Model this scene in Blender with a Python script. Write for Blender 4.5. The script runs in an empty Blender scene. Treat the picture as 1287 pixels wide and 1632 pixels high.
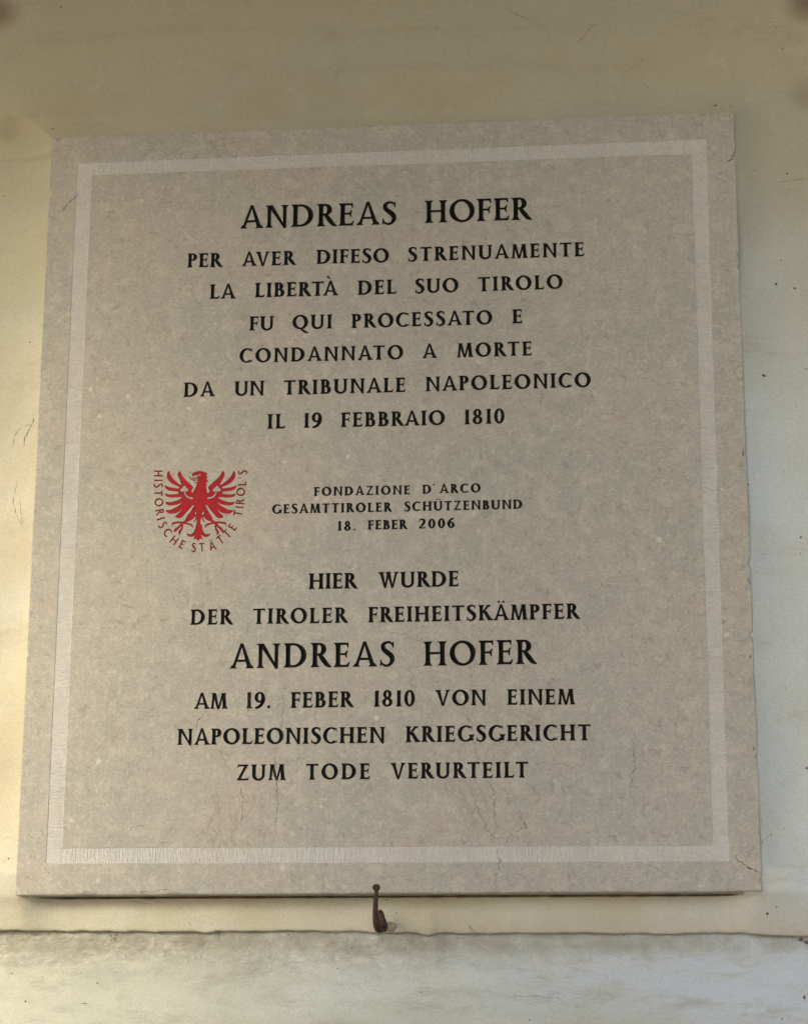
import bpy, math, random
from mathutils import Vector, Matrix, noise
from mathutils.geometry import delaunay_2d_cdt
random.seed(7)
sc = bpy.context.scene

# ------------------------------------------------------------------ camera
F_PX, CX, CY = 3400.0, 643.5, 816.0
CAM = Vector((0.26136, -2.57900, 1.72127))
ROT = Matrix(((0.9958, 0.01993, 0.08935), (0.09151, -0.24399, -0.96545), (0.00256, 0.96957, -0.24479)))
cd = bpy.data.cameras.new('camera'); cam = bpy.data.objects.new('camera', cd); sc.collection.objects.link(cam)
cd.sensor_fit = 'HORIZONTAL'; cd.sensor_width = 36.0; cd.lens = 36.0 * F_PX / 1287.0
cd.clip_start = 0.05; cd.clip_end = 500
cam.matrix_world = Matrix.Translation(CAM) @ ROT.to_4x4()
sc.camera = cam

# ------------------------------------------------------------------ sky, sun, exposure
SUN_EL, SUN_AZ = math.radians(21), math.radians(-42)      # azimuth from the wall's outward normal, negative = left
w = bpy.data.worlds.new('World'); sc.world = w; w.use_nodes = True
nt = w.node_tree; bg = nt.nodes['Background']
sky = nt.nodes.new('ShaderNodeTexSky'); sky.sky_type = 'NISHITA'; sky.sun_disc = False
sdir = Vector((math.sin(SUN_AZ) * math.cos(SUN_EL), -math.cos(SUN_AZ) * math.cos(SUN_EL), math.sin(SUN_EL)))
sky.sun_elevation = SUN_EL; sky.sun_rotation = math.atan2(sdir.x, sdir.y)
sky.air_density = 1.0; sky.dust_density = 2.0; sky.ozone_density = 1.0
nt.links.new(sky.outputs[0], bg.inputs[0]); bg.inputs[1].default_value = 0.119
sl = bpy.data.lights.new('sun', 'SUN'); so = bpy.data.objects.new('sun', sl); sc.collection.objects.link(so)
sl.energy = 1.5; sl.angle = math.radians(14); sl.color = (1.0, 0.875, 0.64)
so.rotation_euler = sdir.to_track_quat('Z', 'Y').to_euler(); so.location = (-2, -6, 4)
sc.view_settings.view_transform = 'Standard'; sc.view_settings.look = 'None'
sc.view_settings.gamma = 1; sc.view_settings.exposure = 1.66

# ------------------------------------------------------------------ helpers
COL = sc.collection
def tag(o, label=None, cat=None, kind=None, group=None):
    if label: o['label'] = label
    if cat: o['category'] = cat
    if kind: o['kind'] = kind
    if group: o['group'] = group
    return o
def link(name, me, mat=None, parent=None, smooth=False):
    o = bpy.data.objects.new(name, me); COL.objects.link(o)
    if mat: me.materials.append(mat)
    if parent: o.parent = parent
    if smooth: me.polygons.foreach_set('use_smooth', [True] * len(me.polygons))
    return o
def mesh(name, vs, fs):
    me = bpy.data.meshes.new(name); me.from_pydata(vs, [], fs); me.update(); return me
def empty(name, loc=(0, 0, 0)):
    o = bpy.data.objects.new(name, None); COL.objects.link(o); o.location = loc; o.empty_display_size = .05; return o
def P(px, py, y=0.0):
    """point of the wall plane (x, z) that a place in the survey photograph falls on"""
    d = ROT @ Vector(((px - CX) / F_PX, -(py - CY) / F_PX, -1.0))
    t = (y - CAM.y) / d.y
    return (CAM.x + t * d.x, CAM.z + t * d.z)
def nz(x, y, z=0.0, s=1.0): return noise.noise(Vector((x * s, y * s, z)))
def fbm(x, y, s, o=4, z=0.0):
    v, a = 0.0, 1.0
    for i in range(o):
        v += a * noise.noise(Vector((x * s, y * s, z + i * 7.1))); s *= 2.1; a *= .5
    return v

# ------------------------------------------------------------------ materials
class NB:
    def __init__(s, name):
        s.m = bpy.data.materials.new(name); s.m.use_nodes = True; s.t = s.m.node_tree
        s.b = s.t.nodes['Principled BSDF']; s.out = s.t.nodes['Material Output']
        tc = s.n('ShaderNodeTexCoord'); s.co = tc.outputs['Object']
    def n(s, k): return s.t.nodes.new(k)
    def l(s, a, b): s.t.links.new(a, b)
    def put(s, sock, v):
        if hasattr(v, 'is_output'): s.l(v, sock)
        else: sock.default_value = v
    def noise(s, scale, detail=4, rough=.55, vec=None, dist=0, stretch=None, seed=0):
        n = s.n('ShaderNodeTexNoise'); n.noise_dimensions = '4D'; n.inputs['W'].default_value = seed
        n.inputs['Scale'].default_value = scale; n.inputs['Detail'].default_value = detail
        n.inputs['Roughness'].default_value = rough; n.inputs['Distortion'].default_value = dist
        v = vec or s.co
        if stretch:
            mp = s.n('ShaderNodeMapping'); mp.inputs['Scale'].default_value = stretch; s.l(v, mp.inputs[0]); v = mp.outputs[0]
        s.l(v, n.inputs['Vector']); return n.outputs['Fac']
    def rng(s, v, a, b, lo=0., hi=1., smooth=True):
        n = s.n('ShaderNodeMapRange'); n.interpolation_type = 'SMOOTHSTEP' if smooth else 'LINEAR'
        n.inputs[1].default_value = a; n.inputs[2].default_value = b; n.inputs[3].default_value = lo; n.inputs[4].default_value = hi
        s.put(n.inputs[0], v); return n.outputs[0]
    def mix(s, f, a, b, mode='MIX'):
        n = s.n('ShaderNodeMix'); n.data_type = 'RGBA'; n.blend_type = mode
        s.put(n.inputs[0], f)
        s.put(n.inputs[6], a if hasattr(a, 'is_output') else (*a, 1)); s.put(n.inputs[7], b if hasattr(b, 'is_output') else (*b, 1))
        return n.outputs[2]
    def math(s, op, a, b=0.):
        n = s.n('ShaderNodeMath'); n.operation = op; s.put(n.inputs[0], a); s.put(n.inputs[1], b); return n.outputs[0]
    def xyz(s):
        n = s.n('ShaderNodeSeparateXYZ'); s.l(s.co, n.inputs[0]); return n.outputs
    def blob(s, x, z, r0, r1, wob=.03, ws=9):
        """1 inside a wobbly round patch about (x,z)"""
        q = s.xyz()
        nn = s.math('MULTIPLY', s.math('SUBTRACT', s.noise(ws, 5, seed=x * 3 + z), .5), wob * 4)
        dx = s.math('SUBTRACT', q[0], x); dz = s.math('SUBTRACT', q[2], z)
        d = s.math('SQRT', s.math('ADD', s.math('MULTIPLY', dx, dx), s.math('MULTIPLY', dz, dz)))
        return s.rng(s.math('ADD', d, nn), r0, r1, 1., 0.)
    def bump(s, hs, dist=.001, strength=1.):
        prev = None
        for h, st, di in hs:
            b = s.n('ShaderNodeBump'); b.inputs['Strength'].default_value = st; b.inputs['Distance'].default_value = di
            s.l(h, b.inputs['Height'])
            if prev: s.l(prev, b.inputs['Normal'])
            prev = b.outputs[0]
        s.l(prev, s.b.inputs['Normal'])
    def done(s, col, rough=.8, spec=.3):
        s.put(s.b.inputs['Base Color'], col if hasattr(col, 'is_output') else (*col, 1))
        s.put(s.b.inputs['Roughness'], rough); s.b.inputs['Specular IOR Level'].default_value = spec
        return s.m

def m_stone(name, light=0.0):
    s = NB(name)
    a = s.mix(s.rng(s.noise(5, 4, .6, seed=1), .35, .65), (.328, .309, .273), (.292, .291, .262))
    a = s.mix(s.rng(s.noise(9, 5, .6, dist=.6, seed=2), .47, .66, 0, .65), a, (.355, .300, .272))
    a = s.mix(s.rng(s.noise(42, 7, .72, seed=3), .47, .62, 0, .7), a, (.405, .375, .330))
    a = s.mix(s.rng(s.noise(75, 7, .74, dist=.8, seed=4), .48, .34, 0, .7), a, (.215, .200, .168))
    a = s.mix(s.rng(s.noise(150, 6, .75, seed=5), .52, .64, 0, .7), a, (.44, .42, .37))
    # pale fossil flecks
    v = s.n('ShaderNodeTexVoronoi'); v.inputs['Scale'].default_value = 34; s.l(s.co, v.inputs['Vector'])
    fl = s.math('MULTIPLY', s.rng(s.math('ADD', v.outputs['Distance'], s.math('MULTIPLY', s.noise(240, 3, seed=6), .22)), .17, .27, 1, 0), s.rng(s.noise(7, 3, seed=9), .50, .60))
    a = s.mix(s.math('MULTIPLY', fl, .65), a, (.55, .52, .45))
    a = s.mix(s.rng(s.noise(330, 4, .75, seed=25), .36, .50, .42, 0), a, (.17, .155, .125))
    a = s.mix(s.rng(s.noise(300, 4, .75, seed=26), .52, .66, 0, .42), a, (.50, .485, .43))
    q = s.xyz()
    # brown wandering veins, denser near the foot and right of the middle
    ve = s.math('ABSOLUTE', s.math('SUBTRACT', s.noise(5.5, 6, .62, dist=.9, stretch=(1.6, 1, .75), seed=12), .5))
    vm = s.math('MULTIPLY', s.rng(ve, .0, .011, 1, 0), s.rng(s.noise(4, 3, seed=14), .48, .62))
    vm = s.math('MULTIPLY', vm, s.rng(q[2], .62, .12, .0, .38))
    a = s.mix(vm, a, (.23, .165, .11))
    st = s.math('MULTIPLY', s.rng(s.noise(11, 7, .7, dist=1.2, stretch=(1.5, 1, .5), seed=17), .60, .74), s.rng(q[2], .4, .05, 0, .35))
    a = s.mix(st, a, (.27, .205, .15))
    a = s.mix(s.rng(s.noise(900, 2, .6, seed=21), .35, .65, 0, .16), a, (.2, .18, .15))
    if light:
        a = s.mix(light, a, (.54, .545, .575))
        a = s.mix(s.rng(s.noise(16, 5, .65, seed=44), .45, .68, 0, .5), a, (.36, .34, .30))
        a = s.mix(s.rng(s.noise(420, 4, .7, seed=23), .55, .7, 0, .5), a, (.66, .65, .62))
    s.bump([(s.noise(520, 5, .7, seed=31), .28, .0006), (s.noise(40, 4, .6, seed=32), .2, .0015)])
    return s.done(a, s.rng(s.noise(60, 3, seed=40), .3, .7, .52, .68), .35)

def m_wall_up():
    s = NB('yellow_limewash'); q = s.xyz()
    n1 = s.noise(3.2, 5, .6, seed=3)
    cream = s.mix(s.rng(s.noise(8, 6, .6, seed=1), .35, .7), (.415, .385, .290), (.475, .460, .395))
    olive = s.mix(s.rng(s.noise(6, 6, .6, seed=2, stretch=(.5, 1, 1.4)), .35, .68), (.378, .362, .275), (.358, .350, .288))
    grey = s.mix(s.rng(s.noise(6, 6, .6, seed=5), .35, .68), (.46, .485, .48), (.50, .545, .575))
    zz = s.math('ADD', q[2], s.math('MULTIPLY', s.math('SUBTRACT', n1, .5), .35))
    xx = s.math('ADD', q[0], s.math('MULTIPLY', s.math('SUBTRACT', s.noise(4, 5, .6, seed=8), .5), .22))
    up = s.rng(zz, 2.46, 2.86)
    a = s.mix(s.rng(xx, .25, .52), cream, grey)  # left-right light contrast put into the colour, over the wash's own tones
    a = s.mix(up, a, olive)
    # rosy wash just above the plaque
    a = s.mix(s.math('MULTIPLY', s.rng(zz, 2.88, 2.93), s.math('MULTIPLY', s.rng(zz, 3.02, 2.95), s.rng(s.noise(5, 4, seed=19), .42, .62, 0, .32))), a, (.36, .29, .19))
    a = s.mix(s.math('MULTIPLY', s.rng(q[2], 1.905, 1.85), s.rng(xx, -.2, .3, 0, .75)), a, (.38, .345, .285))
    br = s.noise(9, 7, .7, dist=.4, seed=51, stretch=(.35, 1, 2.2))
    a = s.mix(s.rng(br, .35, .48, .30, 0), a, (.30, .275, .20))
    a = s.mix(s.rng(s.noise(30, 6, .7, seed=52, stretch=(1, 1, .6)), .56, .70, 0, .13), a, (.62, .60, .53))
    # darker, browner dirt patches and pale worn ones
    a = s.mix(s.rng(s.noise(13, 8, .68, dist=.6, seed=4), .56, .76, 0, .35), a, (.25, .22, .15))
    a = s.mix(s.rng(s.noise(22, 8, .7, seed=6, stretch=(.5, 1, 1.6)), .60, .78, 0, .4), a, (.60, .58, .48))
    for (px, py, r0, r1, k) in ((-6, 15, .004, .040, .7), (1294, -6, .008, .046, .8), (12, 205, .002, .026, .22), (1285, 150, .0, .035, .3)):
        x, z = P(px, py, .02)
        a = s.mix(s.math('MULTIPLY', s.blob(x, z, r0, r1, .006, 18), k), a, (.135, .085, .06))
    a = s.mix(s.rng(s.noise(620, 3, .6, seed=9), .30, .62, .34, 0), a, (.20, .18, .13))
    s.bump([(s.noise(420, 6, .75, seed=11), .30, .0009), (s.noise(70, 6, .65, seed=12), .40, .0022)])
    return s.done(a, .88, .2)

def zz0(s): return s.math('ADD', s.xyz()[2], s.math('MULTIPLY', s.math('SUBTRACT', s.noise(40, 5, .7, seed=33), .5), .02))
def m_wall_low():
    s = NB('grey_blue_plaster'); q = s.xyz()
    a = s.mix(s.rng(s.math('ADD', q[0], s.math('MULTIPLY', s.noise(5, 5, seed=1), .3)), -.25, .62), (.465, .480, .415), (.425, .475, .555))
    a = s.mix(s.rng(s.noise(7, 7, .65, seed=2, stretch=(.45, 1, 1.6)), .42, .66, 0, .75), a, (.375, .385, .335))
    a = s.mix(s.rng(s.noise(15, 8, .7, seed=3, stretch=(.4, 1, 2)), .55, .74, 0, .65), a, (.56, .56, .51))
    a = s.mix(s.rng(s.noise(11, 8, .74, dist=.7, seed=5, stretch=(.5, 1, 1.7)), .53, .66, 0, .6), a, (.30, .295, .255))
    # scraped, dirty strip right under the lip
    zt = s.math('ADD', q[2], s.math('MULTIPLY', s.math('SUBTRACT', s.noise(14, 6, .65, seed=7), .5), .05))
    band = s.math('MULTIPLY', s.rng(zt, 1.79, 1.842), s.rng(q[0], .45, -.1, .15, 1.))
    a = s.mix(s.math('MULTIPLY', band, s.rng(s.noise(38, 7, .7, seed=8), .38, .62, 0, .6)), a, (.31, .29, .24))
    a = s.mix(s.math('MULTIPLY', band, s.rng(s.noise(75, 7, .72, dist=.8, seed=13, stretch=(.6, 1, 1)), .52, .60, 0, .65)), a, (.58, .57, .50))
    a = s.mix(s.rng(s.noise(45, 8, .75, seed=19, stretch=(.4, 1, 1.6)), .34, .50, .40, 0), a, (.26, .255, .21))
    a = s.mix(s.rng(s.noise(620, 3, .6, seed=9), .30, .62, .36, 0), a, (.22, .22, .19))
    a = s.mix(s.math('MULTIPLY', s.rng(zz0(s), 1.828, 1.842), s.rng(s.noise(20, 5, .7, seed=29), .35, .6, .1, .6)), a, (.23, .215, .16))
    fl = s.math('MULTIPLY', band, s.noise(85, 7, .7, dist=1.4, seed=21, stretch=(.6, 1, 1)))
    s.bump([(s.noise(420, 6, .75, seed=11), .30, .0010), (s.noise(60, 7, .68, seed=12), .45, .003), (fl, .8, .004)])
    return s.done(a, .9, .2)

def m_plain(name, col, col2, sc_=60, rough=.6, spec=.4, bs=.3, bd=.0006, k=1.):
    s = NB(name); a = s.mix(s.rng(s.noise(sc_, 6, .65, seed=2), .38, .66, 0, k), col, col2)
    s.bump([(s.noise(sc_ * 6, 5, .7, seed=3), bs, bd)])
    return s.done(a, rough, spec)
def m_crack(name, col, lo, hi, scale=160):
    s = NB(name); tr = s.n('ShaderNodeBsdfTransparent'); mx = s.n('ShaderNodeMixShader')
    s.done(col, .9, .1); s.l(s.rng(s.noise(scale, 5, .7, seed=4), .36, .6, lo, hi), mx.inputs[0])
    s.l(tr.outputs[0], mx.inputs[1]); s.l(s.b.outputs[0], mx.inputs[2]); s.l(mx.outputs[0], s.out.inputs[0]); return s.m

M_STONE = m_stone('polished_limestone'); M_BAND = m_stone('chiselled_limestone', .36)
M_UP = m_wall_up(); M_LOW = m_wall_low()
M_BLACK = m_plain('black_letter_paint', (.0035, .003, .003), (.010, .009, .008), 220, .6, .12, .4, .0005)
M_RED = m_plain('red_emblem_paint', (.33, .006, .013), (.24, .009, .016), 90, .6, .2, .25, .0005)
M_DKRED = m_plain('dark_red_letter_paint', (.19, .016, .013), (.12, .014, .011), 120, .6, .15)
M_RUST = m_plain('rusty_iron', (.030, .018, .012), (.070, .038, .024), 170, .8, .3, .8, .0012)
M_MORTAR = m_plain('grey_mortar', (.27, .24, .18), (.16, .14, .105), 110, .9, .2, .6, .002)
M_CRACK = m_crack('dark_crack', (.085, .068, .048), .1, .85)
M_VEIN = m_crack('brown_vein', (.20, .155, .11), .0, .42)
M_SPOT = m_plain('dark_speck', (.085, .072, .052), (.14, .12, .085), 120, .9, .1)
M_JOINT = m_plain('joint_shade', (.085, .070, .050), (.15, .125, .09), 60, .95, .1)
M_CEIL = m_plain('dull_ceiling_plaster', (.30, .26, .18), (.24, .21, .15), 5, .9, .2)
M_PAVE = m_plain('worn_stone_paving', (.30, .27, .21), (.22, .20, .17), 4, .85, .25)
M_BLOCKER = m_plain('pale_blocker_plaster', (.36, .36, .36), (.30, .31, .32), 4, .9, .2)

# ------------------------------------------------------------------ paving, and an unseen ceiling and pier added to shade the wall
def box(name, x0, x1, y0, y1, z0, z1, mat, bev=.02):
    import bmesh
    bm = bmesh.new(); bmesh.ops.create_cube(bm, size=1)
    for v in bm.verts: v.co = Vector(((x0 + x1) / 2 + v.co.x * (x1 - x0), (y0 + y1) / 2 + v.co.y * (y1 - y0), (z0 + z1) / 2 + v.co.z * (z1 - z0)))
    bmesh.ops.bevel(bm, geom=bm.edges[:], offset=bev, segments=2, affect='EDGES')
    me = bpy.data.meshes.new(name); bm.to_mesh(me); bm.free(); return link(name, me, mat)
tag(link('pavement', mesh('pavement', [(-60, -90, 0), (60, -90, 0), (60, .03, 0), (-60, .03, 0)], [(0, 1, 2, 3)]), M_PAVE), kind='structure')
CEIL_Z, CEIL_D = 3.64, 2.0
tag(box('unseen_ceiling', -4, 4, -CEIL_D, .6, CEIL_Z, CEIL_Z + .5, M_CEIL), kind='structure')  # unseen ceiling, its edge set to shade the upper wall

tag(box('added_sun_blocker', -1.87, -.9, -2.35, -1.75, 0, CEIL_Z + .05, M_BLOCKER), kind='structure')  # added out of view to keep the sun off the wall's right side
# ------------------------------------------------------------------ slab outline
CORN = [P(82, 218.5), P(1169, 177.5), P(1214.5, 1421.5), P(24, 1428)]   # TL TR BR BL in (x, z)
SLAB_T = 0.029
def lerp2(a, b, t): return (a[0] + (b[0] - a[0]) * t, a[1] + (b[1] - a[1]) * t)

# ------------------------------------------------------------------ wall
wall = empty('plastered_wall', (0, .03, 0))
tag(wall, 'old plastered wall, yellow limewash above and grey blue plaster below a rough lip', 'wall')
LIP = [P(x, y, SLAB_T) for x, y in ((0, 1484), (160, 1484.5), (330, 1485), (480, 1484), (600, 1486), (760, 1488), (900, 1487), (1050, 1489), (1180, 1488), (1287, 1493))]
def lipz(x):
    if x <= LIP[0][0]: z = LIP[0][1]
    elif x >= LIP[-1][0]: z = LIP[-1][1]
    else:
        for a, b in zip(LIP, LIP[1:]):
            if a[0] <= x <= b[0]: z = a[1] + (b[1] - a[1]) * (x - a[0]) / (b[0] - a[0]); break
    return z + .0016 * nz(x, 0, 1, 14) + .0011 * nz(x, 0, 4, 60) + .0007 * nz(x, 0, 6, 190) - .0035 * max(0, nz(x, 0, 9, 30) - .28) * 2
(xTL, zTL), (xTR, zTR), (xBR, zBR), (xBL, zBL) = CORN
def sdist(x, z):
    tz = (z - zBL) / (zTL - zBL); xl = xBL + (xTL - xBL) * tz; xr = xBR + (xTR - xBR) * tz
    tx = (x - xTL) / (xTR - xTL); zt = zTL + (zTR - zTL) * tx; zb = zBL + (zBR - zBL) * tx
    return xl - x, x - xr, z - zt, zb - z          # outside distances: left, right, top, bottom
def wall_y(x, z):
    l, r, t, b = sdist(x, z)
    y = SLAB_T + .0022 * fbm(x, z, 3.1, 3) + .0008 * fbm(x, z, 17, 3, 5)
    d = max(l, r, t)                                # >0 outside sides/top
    n = 1 + .5 * nz(x, z, 3, 9)
    raise_ = 0
    if b < .012:
        if l > -.02: raise_ = max(raise_, .019 * n * math.exp(-max(0, max(l, t)) / .03))
        if r > -.02: raise_ = max(raise_, .0245 * min(1.04, n) * math.exp(-max(0, max(r, t)) / .045))
        if t > -.02: raise_ = max(raise_, .0225 * min(1.1, n) * math.exp(-max(0, max(l, r, t)) / .05))
        if b > 0: raise_ *= max(0, 1 - b / .012)
    # plaster smeared over the two lower corners
    if -.03 < b < .06:
        for dd in (l, r):                            # keeps running out past the two lower corners
            k = (.019 if dd is l else .0245) * math.exp(-(dd / (.03 if dd < 0 else .09)) ** 2) * math.exp(-max(0, b) / .030)
            raise_ = max(raise_, k)
    return y - raise_
def grid_axis(a0, a1, fine, b0, b1, coarse):
    v = []; n = int((b0 - a0) / coarse)
    v += [a0 + (b0 - a0) * i / n for i in range(n)]
    m = int((b1 - b0) / fine); v += [b0 + (b1 - b0) * i / m for i in range(m)]
    k = int((a1 - b1) / coarse); v += [b1 + (a1 - b1) * i / k for i in range(k + 1)]
    return v
YO = .03                                             # wall empty sits at y=.03; children are local to it
xs = grid_axis(-4, 4, .0032, -.56, .56, .2)
zfine = [.0032 * i for i in range(int((3.16 - 1.84) / .0032))]; ztop = [1.84 + z for z in zfine] + [3.17, 3.2, 3.26, 3.4, 3.6]
vs, fs = [], []; nx = len(xs)
rows = 0
lipcache = [lipz(x) for x in xs]
def lip_round(k): return
# underside rows of the coat: from the back, round the lip, then up
for (dy, dz) in ((.006, .0), (.0, -.0002), (-.0022, .0006), (-.003, .0018)):
    for i, x in enumerate(xs):
        zl = lipcache[i]
        vs.append((x, wall_y(x, zl) + dy * (1 + .25 * nz(x, 0, 2, 40)) + .002 - YO if dy >= 0 else wall_y(x, zl) + dy + .002 - YO, zl + dz))
    rows += 1
for z in ztop[1:]:
    if z < 1.848: continue
    for i, x in enumerate(xs):
        zl = lipcache[i]; zz = z
        if z < 1.90: zz = zl + .0032 + (1.90 - zl - .0032) * (z - 1.848) / (1.90 - 1.848)
        yy = wall_y(x, zz) - .001 - .0006 * math.exp(-(zz - zl) / .004)
        vs.append((x, yy - YO, zz))
    rows += 1
for r in range(rows - 1):
    for i in range(nx - 1):
        a = r * nx + i; fs.append((a, a + 1, a + nx + 1, a + nx))
up = link('yellow_plaster_coat', mesh('yellow_plaster_coat', vs, fs), M_UP, wall, True)
tag(up, 'yellowish limewashed upper coat with a ragged lower lip')
xs2 = grid_axis(-4, 4, .004, -.56, .56, .2); zs2 = [0, .5, 1, 1.3, 1.5, 1.6, 1.66] + [1.68 + .0035 * i for i in range(int((1.87 - 1.68) / .0035))]
vs, fs = [], []; nx = len(xs2)
for z in zs2:
    for x in xs2:
        k = math.exp(-max(0, 1.845 - z) / .02) * max(0, min(1, .9 - x * .9))
        y = SLAB_T + .0065 + .0016 * fbm(x, z, 4, 3, 2) + .0008 * fbm(x, z, 22, 3, 8) + k * .0016 * fbm(x, z * 1.4, 75, 3, 3)
        vs.append((x, y - YO, z))
for r in range(len(zs2) - 1):
    for i in range(nx - 1):
        a = r * nx + i; fs.append((a, a + 1, a + nx + 1, a + nx))
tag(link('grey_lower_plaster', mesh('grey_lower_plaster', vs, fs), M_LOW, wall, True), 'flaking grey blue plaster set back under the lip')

def ribbon(pts, wid, yfun, off, taper=True, jag=.35):
    """thin raised-to-surface strip following a jagged crack"""
    q = []
    for (a, b) in zip(pts, pts[1:]):
        L = math.hypot(b[0] - a[0], b[1] - a[1]); n = max(2, int(L / .0018))
        for i in range(n): q.append(lerp2(a, b, i / n))
    q.append(pts[-1]); N = len(q); v, f = [], []
    for i, (x, z) in enumerate(q):
        t = i / (N - 1); ax, az = q[max(0, i - 1)]; bx, bz = q[min(N - 1, i + 1)]
        L = math.hypot(bx - ax, bz - az) or 1; nx_, nz_ = -(bz - az) / L, (bx - ax) / L
        ww = wid * (min(1, 4 * t + .15, 4 * (1 - t) + .15) if taper else 1) * (1 + .7 * nz(x, z, 2, 300)) * .5
        j = jag * .004 * nz(x, z, 5, 130) + jag * .002 * nz(x, z, 6, 420)
        for s_ in (-1, 1):
            X, Z = x + nx_ * (j + s_ * ww), z + nz_ * (j + s_ * ww)
            v.append((X, yfun(X, Z) - off, Z))
        if i: f.append((2 * i - 2, 2 * i, 2 * i + 1, 2 * i - 1))
    return v, f
def on_wall(px): return [P(x, y, SLAB_T) for x, y in px]
for pts, wd in (([(57, 663), (56, 676), (50, 689), (42, 700), (41, 716)], .0016), ([(56, 678), (44, 681), (33, 687), (24, 700), (23, 714), (16, 718)], .0013),
                ([(32, 768), (27, 786), (24, 806), (29, 822), (40, 842)], .0012), ([(36, 790), (38, 818), (42, 850)], .0009),
                ([(804, 10), (814, 20), (833, 28), (856, 40)], .0011), ([(918, 74), (940, 46), (960, 33)], .0009),
                ([(1240, 293), (1262, 289), (1287, 286)], .0008), ([(1206, 1353), (1215, 1341), (1226, 1332)], .0007),
                ([(745, 1475), (750, 1481), (755, 1485)], .0016), ([(300, 1470), (305, 1475)], .0014),
                ([(1026, 137), (1035, 146)], .0009), ([(205, 1436), (240, 1441)], .0006)):
    link('wall_crack', mesh('wall_crack', *ribbon([(p[0], p[1]) for p in on_wall(pts)], wd * .62, lambda x, z: wall_y(x, z) - .001 - YO, .0004)), M_CRACK, wall)
for pts, wd in (([(172, 1488), (181, 1494), (190, 1502)], .0012), ([(190, 1488), (181, 1496), (176, 1502)], .0012), ([(178, 1487), (183, 1500)], .0010),
                ([(127, 1601), (133, 1599.5), (140, 1602)], .0012), ([(609.5, 1492), (610, 1503)], .0008), ([(605, 1492), (605, 1500)], .0007),
                ([(800, 1590), (850, 1588), (900, 1592)], .0005)):
    p2 = [P(x, y, SLAB_T + .004) for x, y in pts]
    link('wall_crack', mesh('wall_crack', *ribbon(p2, wd, lambda x, z: SLAB_T + .0008 - YO, .0004)), M_CRACK, wall)
# specks, insect marks and pits
vs, fs = [], []
def speck(px, py, r, asp=1., low=False):
    x0, z0 = P(px, py, SLAB_T); r *= .00070; n = 9; b = len(vs)
    yb = (lambda x, z: SLAB_T + .0015) if low else (lambda x, z: wall_y(x, z) - .001)
    ang = random.uniform(0, 3)
    for k in range(n):
        a = 2 * math.pi * k / n; rr = r * random.uniform(.6, 1.25)
        dx, dz = rr * math.cos(a), rr * asp * math.sin(a); X = x0 + dx * math.cos(ang) - dz * math.sin(ang); Z = z0 + dx * math.sin(ang) + dz * math.cos(ang)
        vs.append((X, yb(X, Z) - YO, Z))
    vs.append((x0, yb(x0, z0) - r * .5 - YO, z0))
    for k in range(n): fs.append((b + k, b + (k + 1) % n, b + n))
for a in ((98, 11, 3, .5), (1139, 176, 3.4, .6), (1162, 177, 2.6, .4), (1253, 279, 3, .7), (1235, 457, 2.6), (1265, 462, 3, .7), (1215, 604, 4, .6), (1221, 1458, 2.6), (1236, 1447, 2.4, .5),
          (17, 1370, 1.8), (1231, 857, 1.2), (1275, 858, 2), (1274, 884, 1.5), (1191, 945, 1.6), (1214, 888, 1.2), (1206, 1170, 1.5, .5), (51, 550, 2.2, .6), (8, 313, 2, .5), (1236, 46, 1.6, .5), (1246, 79, 1.6),
          (1200, 278, 1.8, .5), (1130, 174, 1.8, .5), (1056, 181, 1.6, .4), (1052, 180, 1.3), (616, 1434, 1.3), (631, 1456, 1.3), (56, 729, 1.1), (1243, 418, 2, .4), (1283, 590, 1.4), (1249, 755, 1.2, .4),
          (90, 213.5, 2.2, .6), (1022, 97, 1.6), (1190, 780, 1.6), (1284, 1225, 2.4), (1250, 1100, 1.1), (1226, 1333, 1.5), (1247, 1323, 1.3)): speck(*a)
for i in range(12): speck(random.uniform(0, 1287), random.uniform(5, 170), random.uniform(.4, .9), random.uniform(.4, 1))
for i in range(5): speck(random.uniform(1215, 1287), random.uniform(200, 1470), random.uniform(.4, 1.0), random.uniform(.4, 1))
for i in range(5): speck(random.uniform(0, 40), random.uniform(200, 1470), random.uniform(.4, .9), random.uniform(.4, 1))
for a in ((40, 1596, 2.4, .6), (18, 1552, 1.8, .6), (155, 1567, 1.6), (320, 1525, 1.2), (1281, 1590, 3.4, .8), (1276, 1498, 4.2, .7), (1262, 1492, 2.4), (1246, 1624, 1.5), (1284, 1502, 3.5), (645, 1513, 1.6, .5), (560, 1511, 1.3), (538, 1544, 2, .4),
          (67, 1557, 1.6, .4), (670, 1582, 1.3, .6), (843, 1626, 1.8, .5), (459, 1490, 2.4, .5), (994, 1491, 1.8, .5)): speck(*a, low=True) if len(a) == 4 else speck(a[0], a[1], a[2], 1., True)
for i in range(16): speck(random.uniform(0, 1287), random.uniform(1500, 1630), random.uniform(.4, .9), random.uniform(.4, 1), True)
tag(link('wall_specks', mesh('wall_specks', vs, fs), M_SPOT, wall), 'dark specks and pits scattered over the plaster', kind='stuff')

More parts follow.
